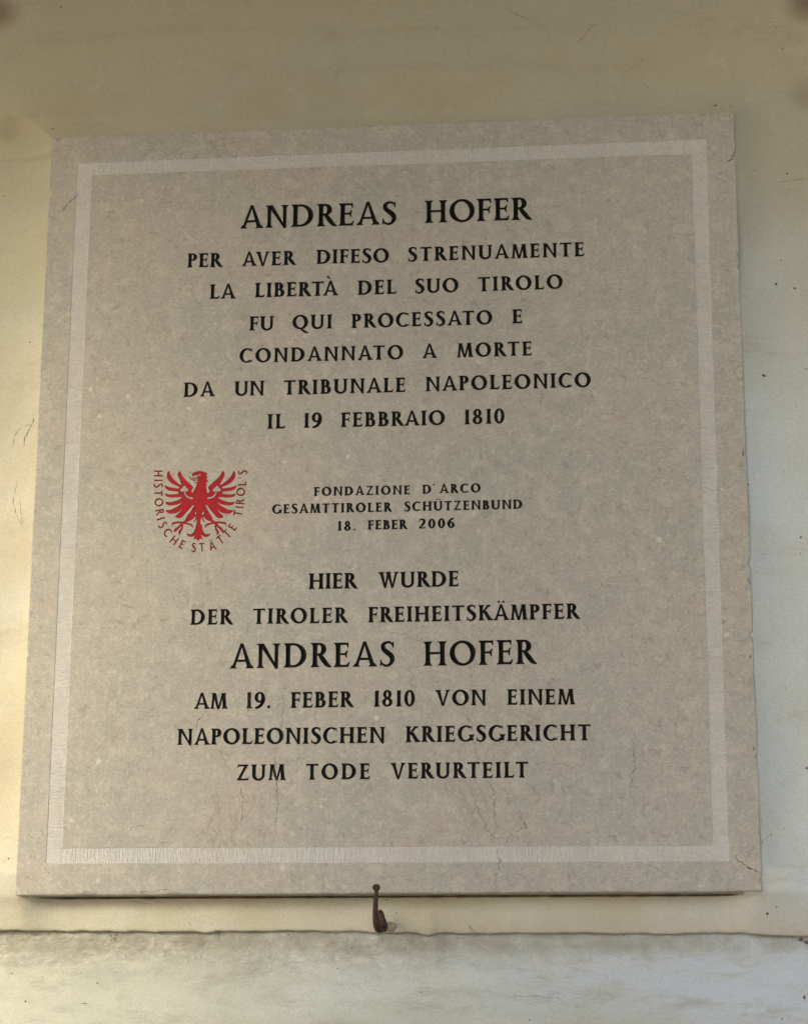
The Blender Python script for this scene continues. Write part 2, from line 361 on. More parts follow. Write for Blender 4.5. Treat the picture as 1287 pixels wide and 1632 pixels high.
# ------------------------------------------------------------------ glyphs: cap height 1, unions of simple polygons
class St: pass
R = St(); R.s, R.t, R.b, R.sf = .222, .145, .122, True      # roman: stem, thin, bar, serifs
RB = St(); RB.s, RB.t, RB.b, RB.sf = .252, .172, .145, True   # heavier cut of the small lines
RL = St(); RL.s, RL.t, RL.b, RL.sf = .185, .118, .10, True     # lighter cut of the first heading
S = St(); S.s, S.t, S.b, S.sf = .18, .175, .165, False        # sans
def quad(x0, y0, x1, y1, w0, w1): return [(x0 - w0 / 2, y0), (x0 + w0 / 2, y0), (x1 + w1 / 2, y1), (x1 - w1 / 2, y1)]
def serif(xc, y, d, w, s=.085, l=1., r=1.):
    h = d
    return [(xc - w / 2 - s * l, y), (xc + w / 2 + s * r, y), (xc + w / 2 + s * .9 * r, y + .03 * h), (xc + w / 2 + s * .35 * r, y + .065 * h), (xc + w / 2, y + .14 * h),
            (xc - w / 2, y + .14 * h), (xc - w / 2 - s * .35 * l, y + .065 * h), (xc - w / 2 - s * .9 * l, y + .03 * h)]
def stem(g, x, y0=0., y1=1., w=None, bot=1, top=1):
    w = w or g.s; o = [[(x - w / 2, y0), (x + w / 2, y0), (x + w * .46, (y0 + y1) / 2), (x + w / 2, y1), (x - w / 2, y1), (x - w * .46, (y0 + y1) / 2)]]
    if g.sf and bot: o.append(serif(x, y0, 1, w))
    if g.sf and top: o.append(serif(x, y1, -1, w))
    return o
def bar(x0, x1, y, t): return [(x0, y - t / 2), (x1, y - t / 2), (x1, y + t / 2), (x0, y + t / 2)]
def arm(g, x0, x1, y, d, t=None):
    """horizontal arm with a terminal that flares to side d (+1 up, -1 down, 0 both)"""
    t = t or g.b; o = [bar(x0, x1, y, t)]
    if g.sf:
        if d <= 0: o.append([(x1 - .075, y - t / 2 + .01), (x1 - .028, y - .16), (x1 + .012, y - .155), (x1 + .005, y + t / 2 - .003), (x1 - .075, y + t / 2 - .003)])
        if d >= 0: o.append([(x1 - .085, y + t / 2 - .01), (x1 - .085, y - t / 2 + .003), (x1 - .005, y - t / 2 + .003), (x1 + .05, y + .15), (x1 + .012, y + .165)])
    return o
def arc(cx, cy, rx, ry, wv, wh, a0, a1, n=22, tilt=0.):
    o = []; full = abs(a1 - a0) >= 359.9
    def pt(a, k):
        a_ = math.radians(a); X, Y = rx - (wv if k else 0), ry - (wh if k else 0)
        sx = tilt * (1 if k else 0)
        ca, sa = math.cos(a_), math.sin(a_)
        return (cx + X * ca + sx * sa * .5, cy + Y * sa + sx * ca * .5)
    for i in range(n):
        p, q = a0 + (a1 - a0) * i / n, a0 + (a1 - a0) * (i + 1) / n
        o.append([pt(p, 0), pt(q, 0), pt(q, 1), pt(p, 1)])
    return o
def path(pts, ws, n=7):
    """smooth stroke through points with changing width"""
    o = []; N = len(pts); pp, ww = [], []
    for i in range(N - 1):
        p0, p1, p2, p3 = pts[max(0, i - 1)], pts[i], pts[i + 1], pts[min(N - 1, i + 2)]
        for k in range(n):
            t = k / n
            f = lambda j: .5 * (2 * p1[j] + (p2[j] - p0[j]) * t + (2 * p0[j] - 5 * p1[j] + 4 * p2[j] - p3[j]) * t * t + (3 * p1[j] - p0[j] - 3 * p2[j] + p3[j]) * t ** 3)
            pp.append((f(0), f(1))); ww.append(ws[i] + (ws[i + 1] - ws[i]) * t)
    pp.append(pts[-1]); ww.append(ws[-1]); L, Rr = [], []
    for i, p in enumerate(pp):
        a, b = pp[max(0, i - 1)], pp[min(len(pp) - 1, i + 1)]; d = math.hypot(b[0] - a[0], b[1] - a[1]) or 1
        nx_, ny_ = -(b[1] - a[1]) / d * ww[i] / 2, (b[0] - a[0]) / d * ww[i] / 2
        L.append((p[0] + nx_, p[1] + ny_)); Rr.append((p[0] - nx_, p[1] - ny_))
    for i in range(len(pp) - 1): o.append([L[i], Rr[i], Rr[i + 1], L[i + 1]])
    return o
def bowl(g, x, xr, y0, y1, w=None, t=None):
    t = t or g.b; w = w or g.s * 1.06; ry = (y1 - y0) / 2; rx = min(xr - x, ry * 1.02); cx = xr - rx
    o = arc(cx, (y0 + y1) / 2, rx, ry, w, t, -90, 90)
    if cx > x: o += [bar(x, cx + .002, y1 - t / 2, t), bar(x, cx + .002, y0 + t / 2, t)]
    return o
def glyph(c, g):
    s, t, b = g.s, g.t, g.b; o = []; sf = g.sf
    if c in 'AÀÄ':
        o = [quad(.115, 0, .425, 1.03, t, t * .9), quad(.74, 0, .43, 1.03, s, s * .55), bar(.20, .64, .315, b)]
        if sf: o += [serif(.115, 0, 1, t, .085), serif(.735, 0, 1, s, .075)]
        if c == 'À': o += path([(.22, 1.33), (.32, 1.24), (.43, 1.13)], [.16, .10, .03])
        if c == 'Ä': o += arc(.30, 1.19, .075, .075, .074, .074, 0, 360, 10) + arc(.56, 1.19, .075, .075, .074, .074, 0, 360, 10)
        return o, .85
    if c == 'B': return stem(g, .175) + bowl(g, .175, .58, .50 - b / 2, 1) + bowl(g, .175, .66, 0, .50 + b / 2), .68
    if c == 'C':
        o = arc(.47, .5, .47, .52, s * 1.05, b, 48, 312, 30, .03)
        if sf: o += [[(.72, .93), (.80, .97), (.805, .73), (.775, .73)], [(.72, .09), (.80, .02), (.825, .20), (.79, .215)]]
        return o, .83
    if c == 'D': return stem(g, .175) + bowl(g, .175, .87, 0, 1, s * 1.1), .89
    if c == 'E': return stem(g, .175) + arm(g, .175, .56, 1 - b / 2, -1) + arm(g, .175, .50, .53, 0, b * .9) + arm(g, .175, .57, b / 2, 1), .62
    if c == 'F': return stem(g, .175) + arm(g, .175, .56, 1 - b / 2, -1) + arm(g, .175, .50, .51, 0, b * .9), .585
    if c == 'G':
        o = arc(.48, .5, .48, .52, s * 1.05, b, 48, 318, 30, .03) + stem(g, .80, .06, .44, s, 0, 1)
        if sf: o += [[(.74, .93), (.82, .97), (.825, .73), (.795, .73)]]
        else: o += [bar(.55, .8, .42, b)]
        return o, .92
    if c == 'H': return stem(g, .175) + stem(g, .72) + [bar(.175, .72, .52, b)], .895
    if c == 'I': return stem(g, .175), .35
    if c == 'K': return stem(g, .175) + [quad(.25, .46, .60, 1, t * 1.1, t * 1.2), quad(.37, .60, .70, 0, s * 1.1, s * 1.15)] + ([serif(.60, 1, -1, t, .07), serif(.71, 0, 1, s, .06)] if sf else []), .80
    if c == 'L': return stem(g, .175) + arm(g, .175, .57, b / 2, 1), .60
    if c == 'M':
        o = [quad(.13, 0, .20, 1, t, t), quad(.23, 1, .48, -.02, s * .95, s * .55), quad(.50, -.02, .74, 1, t * .9, t * .9), quad(.86, 0, .78, 1, s, s * .95)]
        if sf: o += [serif(.13, 0, 1, t, .08), serif(.87, 0, 1, s, .07), serif(.20, 1, -1, t, .08), serif(.78, 1, -1, s * .9, .07)]
        return o, 1.0
    if c == 'N':
        o = [quad(.16, 0, .16, 1, t * 1.25, t * 1.25), quad(.76, 0, .76, 1, t * 1.2, t * 1.2), [(.09, 1), (.29, 1), (.815, .0), (.815, -.04), (.73, -.04)]]
        if sf: o += [serif(.16, 0, 1, t * 1.2, .08), serif(.16, 1, -1, t, .11, 1, .2), serif(.76, 1, -1, t * 1.2, .085)]
        return o, .90
    if c == 'O': return arc(.49, .5, .49, .52, s * 1.08, b * 1.1, 0, 360, 36, -.035), .98
    if c == 'P': return stem(g, .175) + bowl(g, .175, .61, .46, 1), .625
    if c == 'Q': return arc(.49, .5, .49, .52, s * 1.08, b * 1.1, 0, 360, 36, -.035) + path([(.50, .06), (.66, -.08), (.85, -.22), (1.03, -.26)], [.10, .15, .15, .02]), 1.0
    if c == 'R':
        return stem(g, .175) + bowl(g, .175, .60, .47, 1) + path([(.36, .50), (.50, .28), (.64, .09), (.80, .0)], [s * .8, s * 1.05, s * .9, .035]), .74
    if c == 'S':
        o = path([(.50, .88), (.39, .965), (.26, .965), (.145, .87), (.16, .70), (.30, .56), (.44, .42), (.485, .24), (.38, .06), (.22, .025), (.08, .13)], [.06, b, b * 1.1, s * .85, s * .95, s * 1.1, s * 1.1, s * .95, b * 1.15, b, .07], 5)
        if sf: o += [[(.455, .90), (.51, 1.0), (.545, 1.0), (.535, .75), (.50, .75)], [(.03, 0), (.07, 0), (.12, .11), (.075, .27), (.035, .27)]]
        return o, .60
    if c == 'T':
        o = stem(g, .37, 0, 1, None, 1, 0) + [bar(.04, .70, 1 - b / 2, b)]
        if sf: o += [[(.0, .86), (.04, .85), (.12, .925), (.12, .995), (.035, 1.01)], [(.74, .85), (.70, .84), (.62, .925), (.62, .995), (.73, 1.02)]]
        return o, .74
    if c in 'UÜ':
        o = [quad(.16, .32, .16, 1, s, s), quad(.71, .32, .71, 1, t * 1.15, t * 1.15)]
        xl, xr = .16 - s / 2, .71 + t * .575; cx = (xl + xr) / 2; rx = (xr - xl) / 2
        o += arc(cx, .335, rx, .36, s * .98, b * 1.2, 180, 270, 12) + arc(cx, .335, rx, .36, t * 1.15, b * 1.2, 270, 360, 12)
        if sf: o += [serif(.16, 1, -1, s), serif(.71, 1, -1, t * 1.15)]
        if c == 'Ü': o += arc(.32, 1.19, .08, .08, .079, .079, 0, 360, 10) + arc(.58, 1.19, .08, .08, .079, .079, 0, 360, 10)
        return o, .86
    if c == 'V':
        o = [quad(.15, 1, .43, -.03, s, s * .55), quad(.71, 1, .44, -.03, t, t * .8)]
        if sf: o += [serif(.15, 1, -1, s, .075), serif(.71, 1, -1, t, .085)]
        return o, .84
    if c == 'W':
        o = [quad(.15, 1, .37, -.03, s, s * .5), quad(.56, .97, .38, -.03, t, t * .8), quad(.55, 1, .79, -.03, s, s * .5), quad(1.02, 1, .80, -.03, t, t * .8)]
        if sf: o += [serif(.15, 1, -1, s, .075), serif(.55, 1, -1, s, .06), serif(1.02, 1, -1, t, .085)]
        return o, 1.16
    if c == 'Z':
        o = [bar(.08, .68, 1 - b / 2, b), bar(.04, .68, b / 2, b), [(.03, 0), (.21, 0), (.69, 1), (.51, 1)]]
        if sf: o += [[(.05, .82), (.09, .81), (.17, .92), (.17, .995), (.08, 1.01)], [(.61, b * .9), (.61, .003), (.70, .003), (.735, .19), (.70, .20)]]
        return o, .74
    if c == '1': return stem(g, .24, 0, 1, None, 1, 0) + [[(.10, .80), (.16, .82), (.24 + s / 2, 1.03), (.24 + s / 2, .8), (.24, .78), (.11, .76)]], .42
    if c == '0': return arc(.31, .5, .31, .52, s * .95, b * 1.1, 0, 360, 30), .62
    if c == '8': return arc(.30, .745, .245, .275, s * .85, b, 0, 360, 24) + arc(.30, .26, .30, .28, s * .95, b, 0, 360, 26), .60
    if c in '96':
        o = arc(.31, .68, .30, .34, s * .95, b, 0, 360, 26) + path([(.525, .70), (.51, .44), (.38, .19), (.20, .05), (.05, .04)], [s, s * .95, s * .9, s * .75, .10])
        if c == '6': o = [[(.62 - x, 1 - y) for x, y in p] for p in o]
        return o, .62
    if c == '2': return path([(.05, .72), (.10, .90), (.27, .97), (.44, .87), (.46, .66), (.32, .38), (.06, .07)], [.07, .11, b * 1.2, s * .9, s, s * .75, s * .55]) + [[(.02, 0), (.57, 0), (.60, .19), (.565, .2), (.52, .13), (.10, .13)]], .61
    if c == '.': return arc(.11, .085, .095, .095, .094, .094, 0, 360, 10), .20
    if c == "'": return (arc(.10, 1.02, .085, .085, .084, .084, 0, 360, 10) + [[(.02, 1.0), (.16, .97), (.06, .80)]] if sf else [[(.05, 1.0), (.17, 1.0), (.12, .68), (.06, .68)]]), .24
    raise KeyError(c)

def ccw(p):
    a = sum(p[i][0] * p[(i + 1) % len(p)][1] - p[(i + 1) % len(p)][0] * p[i][1] for i in range(len(p)))
    return p if a > 0 else p[::-1]
def inpoly(p, poly):
    c = False; n = len(poly)
    for i in range(n):
        a, b = poly[i], poly[i - 1]
        if (a[1] > p[1]) != (b[1] > p[1]) and p[0] < (b[0] - a[0]) * (p[1] - a[1]) / (b[1] - a[1]) + a[0]: c = not c
    return c
def carve(pos, neg=(), eps=.002):
    """union of pos minus neg (mm).  -> vertices, inside triangles, boundary segments"""
    vs, faces = [], []; o0 = pos[0][0]
    for p in list(pos) + list(neg):
        p = ccw(p); b = len(vs); vs += [Vector((q[0] - o0[0], q[1] - o0[1])) for q in p]; faces.append(list(range(b, b + len(p))))
    V, E_, Fc, ov, oe, of = delaunay_2d_cdt(vs, [], faces, 0, eps)
    L = [[(q[0] - o0[0], q[1] - o0[1]) for q in p] for p in list(pos) + list(neg)]; np_ = len(pos); tri = []
    BB = [(min(q[0] for q in p), min(q[1] for q in p), max(q[0] for q in p), max(q[1] for q in p)) for p in L]
    for f in Fc:
        c = (sum(V[i].x for i in f) / 3, sum(V[i].y for i in f) / 3)
        hit = [k for k, p in enumerate(L) if BB[k][0] <= c[0] <= BB[k][2] and BB[k][1] <= c[1] <= BB[k][3] and inpoly(c, p)]
        if hit and hit[-1] < np_: tri.append(f)
    cnt = {}
    for f in tri:
        for i in range(3):
            a, b = f[i], f[(i + 1) % 3]; k = (min(a, b), max(a, b)); cnt.setdefault(k, []).append((a, b))
    bd = [v[0] for v in cnt.values() if len(v) == 1]
    bs = {}
    for a, b in bd: bs.setdefault(a, 0); bs.setdefault(b, 0)
    return [(v.x + o0[0], v.y + o0[1]) for v in V], tri, bd
def segdist(p, a, b):
    dx, dy = b[0] - a[0], b[1] - a[1]; L = dx * dx + dy * dy
    t = 0 if L == 0 else max(0, min(1, ((p[0] - a[0]) * dx + (p[1] - a[1]) * dy) / L))
    return math.hypot(p[0] - a[0] - t * dx, p[1] - a[1] - t * dy)
def intri(p, a, b, c):
    d = lambda u, v: (v[0] - u[0]) * (p[1] - u[1]) - (v[1] - u[1]) * (p[0] - u[0])
    return d(a, b) >= -1e-9 and d(b, c) >= -1e-9 and d(c, a) >= -1e-9
HOLES = []          # (vertices, triangles, boundary, bbox) in slab mm coordinates
def add_hole(V, tri, bd):
    T = []
    for f in tri:
        a, b, c = (V[i] for i in f)
        if (b[0] - a[0]) * (c[1] - a[1]) - (b[1] - a[1]) * (c[0] - a[0]) < 0: b, c = c, b
        if (b[0] - a[0]) * (c[1] - a[1]) - (b[1] - a[1]) * (c[0] - a[0]) < 1e-4: continue
        T.append((a, b, c))
    X = [V[i][0] for e in bd for i in e]; Y = [V[i][1] for e in bd for i in e]
    h = (V, T, bd, (min(X), min(Y), max(X), max(Y))); HOLES.append(h); return h
def vcut(name, h, w, mat, parent, slope=.85, dmax=9.):
    """carved V groove inside a boundary"""
    V, T, bd, (x0, y0, x1, y1) = h
    idx, pts, segs = {}, [], []
    def add(i):
        if i not in idx: idx[i] = len(pts); pts.append(V[i])
        return idx[i]
    segs = [(add(a), add(b)) for a, b in bd]; nb = len(pts)
    bseg = [(V[a], V[b]) for a, b in bd]; st = w / 3.2
    y = y0 + st * .5; r = 0
    while y < y1:
        x = x0 + (st * .5 if r % 2 else 0)
        while x < x1:
            p = (x, y)
            if any(intri(p, *t) for t in T):
                d = min(segdist(p, *s_) for s_ in bseg)
                if d > st * .45: pts.append(p)
            x += st
        y += st * .87; r += 1
    VV, E_, Fc, *_ = delaunay_2d_cdt([Vector(p) for p in pts], segs, [], 0, .01)
    ov = []
    for v in VV:
        p = (v.x, v.y); d = min(segdist(p, *s_) for s_ in bseg)
        dep = 0 if d < .03 else min(d * slope, dmax)
        ov.append((v.x / 1000, dep / 1000, v.y / 1000))
    fc = []
    for f in Fc:
        c = (sum(VV[i].x for i in f) / 3, sum(VV[i].y for i in f) / 3)
        if any(intri(c, *t) for t in T): fc.append(tuple(f))
    cx, cz = (x0 + x1) / 2000, (y0 + y1) / 2000
    me = mesh(name, [(a - cx, b, c - cz) for a, b, c in ov], fc)
    o = link(name, me, mat, parent); o.location = (cx - parent.location.x if parent.get('_abs') else cx, 0, cz - (parent.location.z if parent.get('_abs') else 0)); return o

# ------------------------------------------------------------------ the plaque
ORG = (0.0, P(620, 1428)[1])                         # foot of the slab
plaque = empty('memorial_plaque', (0, 0, ORG[1]))
tag(plaque, 'square limestone memorial plaque with black carved lettering, red eagle emblem and pale border', 'plaque')
def mm(px, py):
    x, z = P(px, py); return (x * 1000, (z - ORG[1]) * 1000)
def lay(txt, x0, yb0, x1, yb1, cap, g=R):
    """carve one word: from its left/right ink ends and baseline in the survey to slab millimetres"""
    a, b = mm(x0, yb0), mm(x1, yb1); W = math.hypot(b[0] - a[0], b[1] - a[1]); ux = ((b[0] - a[0]) / W, (b[1] - a[1]) / W); uy = (-ux[1], ux[0])
    c = mm(x0, yb0 - cap); H = math.hypot(c[0] - a[0], c[1] - a[1]) * .985
    gl = [glyph(ch, g) for ch in txt]
    lo = min(p[0] for q in gl[0][0] for p in q); hi = max(p[0] for q in gl[-1][0] for p in q)
    pairs = {'AV': -.12, 'VA': -.12, 'TA': -.08, 'LT': -.06, 'AT': -.10, 'LE': -.0, 'TÀ': -.12, 'RT': -.04, 'RA': -.03, 'PO': -.02, 'FE': .0}
    kern = [pairs.get(txt[i:i + 2], 0) for i in range(len(txt) - 1)]
    nat = sum(w_ for _, w_ in gl[:-1]) + sum(kern) + hi - lo; n = len(txt) - 1
    tr = .045; kx = (W / H) / (nat + tr * n)
    if n and not .9 < kx < 1.08:
        k2 = max(.9, min(1.08, kx)); tr = ((W / H) / k2 - nat) / n; tr = max(-.02, min(.2, tr)); kx = (W / H) / (nat + tr * n)
    pen = -lo; res = []
    for i, (pol, w_) in enumerate(gl):
        jy = random.uniform(-.008, .008)
        P2 = []
        for q in pol:
            P2.append([(a[0] + ((x + pen) * kx * ux[0] + (y + jy) * uy[0]) * H, a[1] + ((x + pen) * kx * ux[1] + (y + jy) * uy[1]) * H) for x, y in q])
        res.append(P2); pen += w_ + tr + (kern[i] if i < n else 0)
    return res, H
LINES = [
 ('ANDREAS', 382, 364, 631.5, 356.8, 36.3), ('HOFER', 676, 355.3, 848, 349.5, 36.3),
 ('PER', 297.5, 426.3, 355, 425, 22.8), ('AVER', 384.8, 424.3, 471.8, 421.6, 22.8), ('DIFESO', 503.3, 420.5, 619.6, 417.6, 22.8), ('STRENUAMENTE', 650.2, 416.6, 931, 408, 22.8),
 ('LA', 333.2, 476, 376, 475.3, 23.4), ('LIBERTÀ', 405.2, 473.9, 539.3, 470.6, 23.4), ('DEL', 569, 470, 632, 468.1, 23.4), ('SUO', 661.6, 467.2, 730.4, 465.2, 23.2), ('TIROLO', 761.3, 464.3, 896.6, 459.8, 23.2),
 ('FU', 396.3, 526.9, 436.7, 526, 23), ('QUI', 465.6, 524.8, 529.8, 523.3, 23), ('PROCESSATO', 559, 522.8, 784.3, 516.7, 23), ('E', 815.2, 515.5, 832.5, 515, 23),
 ('CONDANNATO', 381.3, 578.2, 642.3, 572.2, 23), ('A', 672.3, 570.9, 696.7, 570.3, 23), ('MORTE', 727, 569.7, 847.6, 566.3, 23),
 ('DA', 291.6, 632.7, 343, 631.6, 23.6), ('UN', 372.3, 630.9, 421.7, 629.8, 23.6), ('TRIBUNALE', 451.5, 629.3, 646.2, 624.7, 23.6), ('NAPOLEONICO', 677, 623.6, 941.3, 616.4, 23.6),
 ('IL', 425, 683.3, 454.6, 682.6, 23.8), ('19', 483.2, 682, 513.1, 681.2, 24.2), ('FEBBRAIO', 542.3, 680.8, 708.8, 677.2, 23.8), ('1810', 739, 676.4, 803.7, 674.7, 24.2),
 ('FONDAZIONE', 499.3, 790.5, 653.2, 787.8, 14.6), ("D'", 672.2, 787, 692.5, 786.5, 14.8), ('ARCO', 699.5, 786.2, 765.8, 784.7, 14.8),
 ('GESAMTTIROLER', 433.3, 818.8, 624.8, 815.4, 15.2), ('SCHÜTZENBUND', 644.3, 814.8, 831.9, 810.9, 15.2),
 ('18.', 537.4, 845.9, 566.2, 845.2, 15.4), ('FEBER', 585.2, 844.3, 649.5, 843.2, 15.4), ('2006', 667, 842.6, 724.3, 841.2, 15.6),
 ('HIER', 491, 939, 570.2, 937.8, 25.4), ('WURDE', 602.2, 936.9, 731.2, 934.8, 25.4),
 ('DER', 302.5, 996.1, 371.6, 995.2, 25), ('TIROLER', 402.3, 994.8, 554.9, 992.6, 25), ('FREIHEITSKÄMPFER', 585.8, 992.3, 924.3, 986.3, 25),
 ('ANDREAS', 365.5, 1065.6, 628.8, 1062, 39.5), ('HOFER', 674, 1061.4, 855.8, 1058.4, 39.5),
 ('AM', 308.4, 1130, 363.2, 1129.7, 25.6), ('19.', 391.4, 1129.3, 430.7, 1128.8, 26.2), ('FEBER', 462.3, 1128.5, 564, 1127.2, 25.8), ('1810', 594.8, 1126.6, 661.1, 1125.7, 26.2), ('VON', 692.8, 1125, 775.6, 1124.3, 25.4), ('EINEM', 807, 1123.7, 917, 1122.8, 25.4),
 ('NAPOLEONISCHEN', 281.4, 1187.5, 614.2, 1184.4, 26), ('KRIEGSGERICHT', 645.2, 1183.3, 941.3, 1180.2, 26),
 ('ZUM', 377.2, 1244.3, 455.9, 1243.5, 25.8), ('TODE', 486.8, 1243.2, 589.6, 1242, 25.8), ('VERURTEILT', 621.5, 1241.6, 841.5, 1239.7, 25.8)]
for li, L in enumerate(LINES):
    pols, H = lay(*L, RB if L[5] < 18 else RL if L[5] > 30 else R)
    for p in pols:
        V, tri, bd = carve(p); h = add_hole(V, tri, bd)
        vcut('carved_letter', h, H * .175, M_BLACK, plaque, .95 if H > 20 else .8)

# ------------------------------------------------------------------ the eagle emblem, drawn in a 1287-wide enlargement of the survey
def em(x, y): return mm(220 + x / 6.435, 720 + y / 6.435)
def smooth(p, n=3):
    o = []; N = len(p)
    for i in range(N):
        p0, p1, p2, p3 = p[i - 1], p[i], p[(i + 1) % N], p[(i + 2) % N]
        for k in range(n):
            t = k / n; o.append(tuple(.5 * (2 * p1[j] + (p2[j] - p0[j]) * t + (2 * p0[j] - 5 * p1[j] + 4 * p2[j] - p3[j]) * t * t + (3 * p1[j] - p0[j] - 3 * p2[j] + p3[j]) * t ** 3) for j in (0, 1)))
    return o
def mir(p): return [(2 * (649 - .044 * (y - 200)) - x, y) for x, y in p]
core = [(606, 262), (700, 240), (702, 300), (700, 340), (708, 420), (705, 500), (690, 560), (655, 640), (640, 720), (642, 800), (650, 860), (668, 912), (640, 890), (615, 917), (590, 890), (562, 912), (582, 860), (592, 800), (600, 720), (597, 640), (578, 560), (560, 500), (560, 420), (588, 370), (612, 310)]
head = [(555, 250), (553, 226), (575, 210), (605, 202), (636, 196), (672, 203), (713, 222), (698, 228), (697, 240), (700, 262), (660, 290), (620, 285), (606, 262), (618, 250), (600, 244), (575, 243), (563, 258)]
wing = [
 smooth([(318, 196), (300, 215), (296, 250), (310, 290), (345, 325), (400, 352), (445, 365), (455, 345), (420, 330), (385, 300), (350, 262), (328, 225)]),
 smooth([(432, 195), (410, 215), (407, 245), (425, 285), (440, 325), (455, 350), (500, 372), (548, 400), (566, 365), (530, 325), (492, 290), (458, 250), (440, 215)]),
 smooth([(273, 343), (283, 375), (310, 396), (360, 405), (440, 412), (450, 385), (380, 372), (320, 362)]),
 smooth([(274, 426), (288, 455), (330, 469), (400, 469), (470, 455), (460, 425), (390, 433), (320, 437)]),
 smooth([(278, 514), (298, 545), (340, 552), (400, 543), (460, 520), (530, 480), (470, 465), (430, 486), (390, 502), (335, 516)]),
 smooth([(284, 599), (308, 630), (350, 637), (410, 622), (452, 590), (490, 548), (550, 500), (490, 495), (440, 535), (380, 572), (330, 596)]),
 smooth([(381, 665), (415, 682), (450, 672), (500, 620), (545, 568), (580, 520), (520, 505), (476, 560), (430, 618)]),
 smooth([(486, 690), (520, 692), (558, 668), (585, 625), (606, 570), (585, 540), (548, 598)]),
 [(425, 352), (470, 340), (520, 352), (563, 375), (548, 412), (575, 425), (585, 560), (540, 530), (500, 520), (450, 475), (415, 440), (410, 400)]]
leg = [p for p in path([(592, 640), (540, 690), (490, 712), (450, 738)], [34, 26, 24, 26], 4)] + path([(470, 728), (410, 725), (352, 735)], [24, 20, 24], 3) + path([(360, 728), (350, 745), (346, 768)], [22, 12, 4], 3) + \
    path([(455, 735), (420, 770), (382, 805), (372, 822)], [22, 22, 30, 8], 3) + path([(455, 735), (448, 790), (425, 825), (430, 855)], [20, 20, 26, 6], 3) + path([(455, 728), (510, 738), (548, 752), (560, 778)], [18, 20, 22, 6], 3) + \
    path([(604, 650), (592, 690), (570, 722)], [20, 12, 10], 3)
curl = path([(604, 745), (592, 815), (560, 855), (520, 855), (497, 838)], [16, 32, 34, 26, 5], 6)
pos = [core, head] + path([(528, 252), (533, 272), (553, 281), (585, 270), (612, 264)], [9, 12, 13, 12, 12], 4) + path([(556, 300), (575, 291), (612, 290)], [7, 10, 10], 3) + path([(580, 327), (598, 314), (622, 312)], [7, 10, 10], 3)
pos += [[(690, 236), (718, 262), (712, 270), (695, 262)], [(692, 262), (722, 308), (712, 316), (690, 300)], [(690, 210), (713, 222), (706, 238), (690, 240)], [(608, 262), (690, 235), (704, 340), (600, 345), (614, 300)]]
neck = []
for part in (wing, leg, curl): pos += part; pos += [mir(p) for p in part]
ell = lambda cx, cy, rx, ry: [(cx + rx * math.cos(a * math.pi / 8), cy + ry * math.sin(a * math.pi / 8)) for a in range(16)]
neg = [ell(453, 392, 19, 17), ell(474, 368, 17, 18), ell(496, 391, 18, 17), ell(474, 390, 13, 13)] + path([(475, 405), (486, 440), (512, 466), (562, 480)], [9, 11, 13, 16], 4) + path([(582, 360), (562, 388), (548, 412)], [12, 10, 6], 3)
neg = neg + [mir(p) for p in neg] + [ell(628, 238, 15, 6)]
emblem_pos = [[em(*q) for q in p] for p in pos]; emblem_neg = [[em(*q) for q in p] for p in neg]
V, tri, bd = carve(emblem_pos, emblem_neg, .02)
eh = add_hole(V, tri, bd)
used = {}; ev, ef = [], []; D = .0011
def gi(i, k):
    if (i, k) not in used:
        used[(i, k)] = len(ev); ev.append((V[i][0] / 1000, D if k else 0., V[i][1] / 1000))
    return used[(i, k)]
for f in tri: ef.append(tuple(gi(i, 1) for i in f))
for a, b in bd: ef.append((gi(a, 0), gi(b, 0), gi(b, 1), gi(a, 1)))
ex, ez = (eh[3][0] + eh[3][2]) / 2000, (eh[3][1] + eh[3][3]) / 2000
emblem = link('eagle_emblem', mesh('eagle_emblem', [(a - ex, b, c - ez) for a, b, c in ev], ef), M_RED, plaque); emblem.location = (ex, 0, ez)
tag(emblem, 'red sunken heraldic eagle with lettering curving round its left, lower and right sides')
EML = [('H', 207, 222, -90), ('I', 208, 293, -90), ('S', 207, 347, -90), ('T', 207, 424, -91), ('O', 214, 518, -87), ('R', 224, 622, -76), ('I', 233, 687, -72), ('S', 254, 752, -60), ('C', 302, 828, -48), ('H', 371, 908, -37), ('E', 452, 950, -27),
       ('S', 572, 982, -4), ('T', 655, 978, 3), ('Ä', 762, 966, 14), ('T', 842, 902, 33), ('T', 912, 842, 43), ('E', 968, 772, 58), ('T', 1022, 632, 80), ('I', 1040, 568, 86), ('R', 1046, 506, 84), ('O', 1052, 412, 88), ('L', 1066, 325, 90), ("'", 1045, 268, 92), ('S', 1072, 210, 90)]
for ch, cx, cy, ang in EML:
    pol, w_ = glyph(ch, S); X = [p[0] for q in pol for p in q]; x0, x1 = min(X), max(X); a = math.radians(ang); H = 88
    y_mid = .5 if ch != "'" else .84
    o = []
    for q in pol:
        o.append([em(cx + ((x - (x0 + x1) / 2) * math.cos(a) - (y - y_mid) * math.sin(a)) * H, cy - ((x - (x0 + x1) / 2) * math.sin(a) + (y - y_mid) * math.cos(a)) * H) for x, y in q])
    V, tri, bd = carve(o); h = add_hole(V, tri, bd)
    ob = vcut('emblem_letter', h, 88 / 6.435 * .83 * .13, M_DKRED, plaque, .8)
    ob.parent = emblem; ob.location = (ob.location.x - ex, 0, ob.location.z - ez)

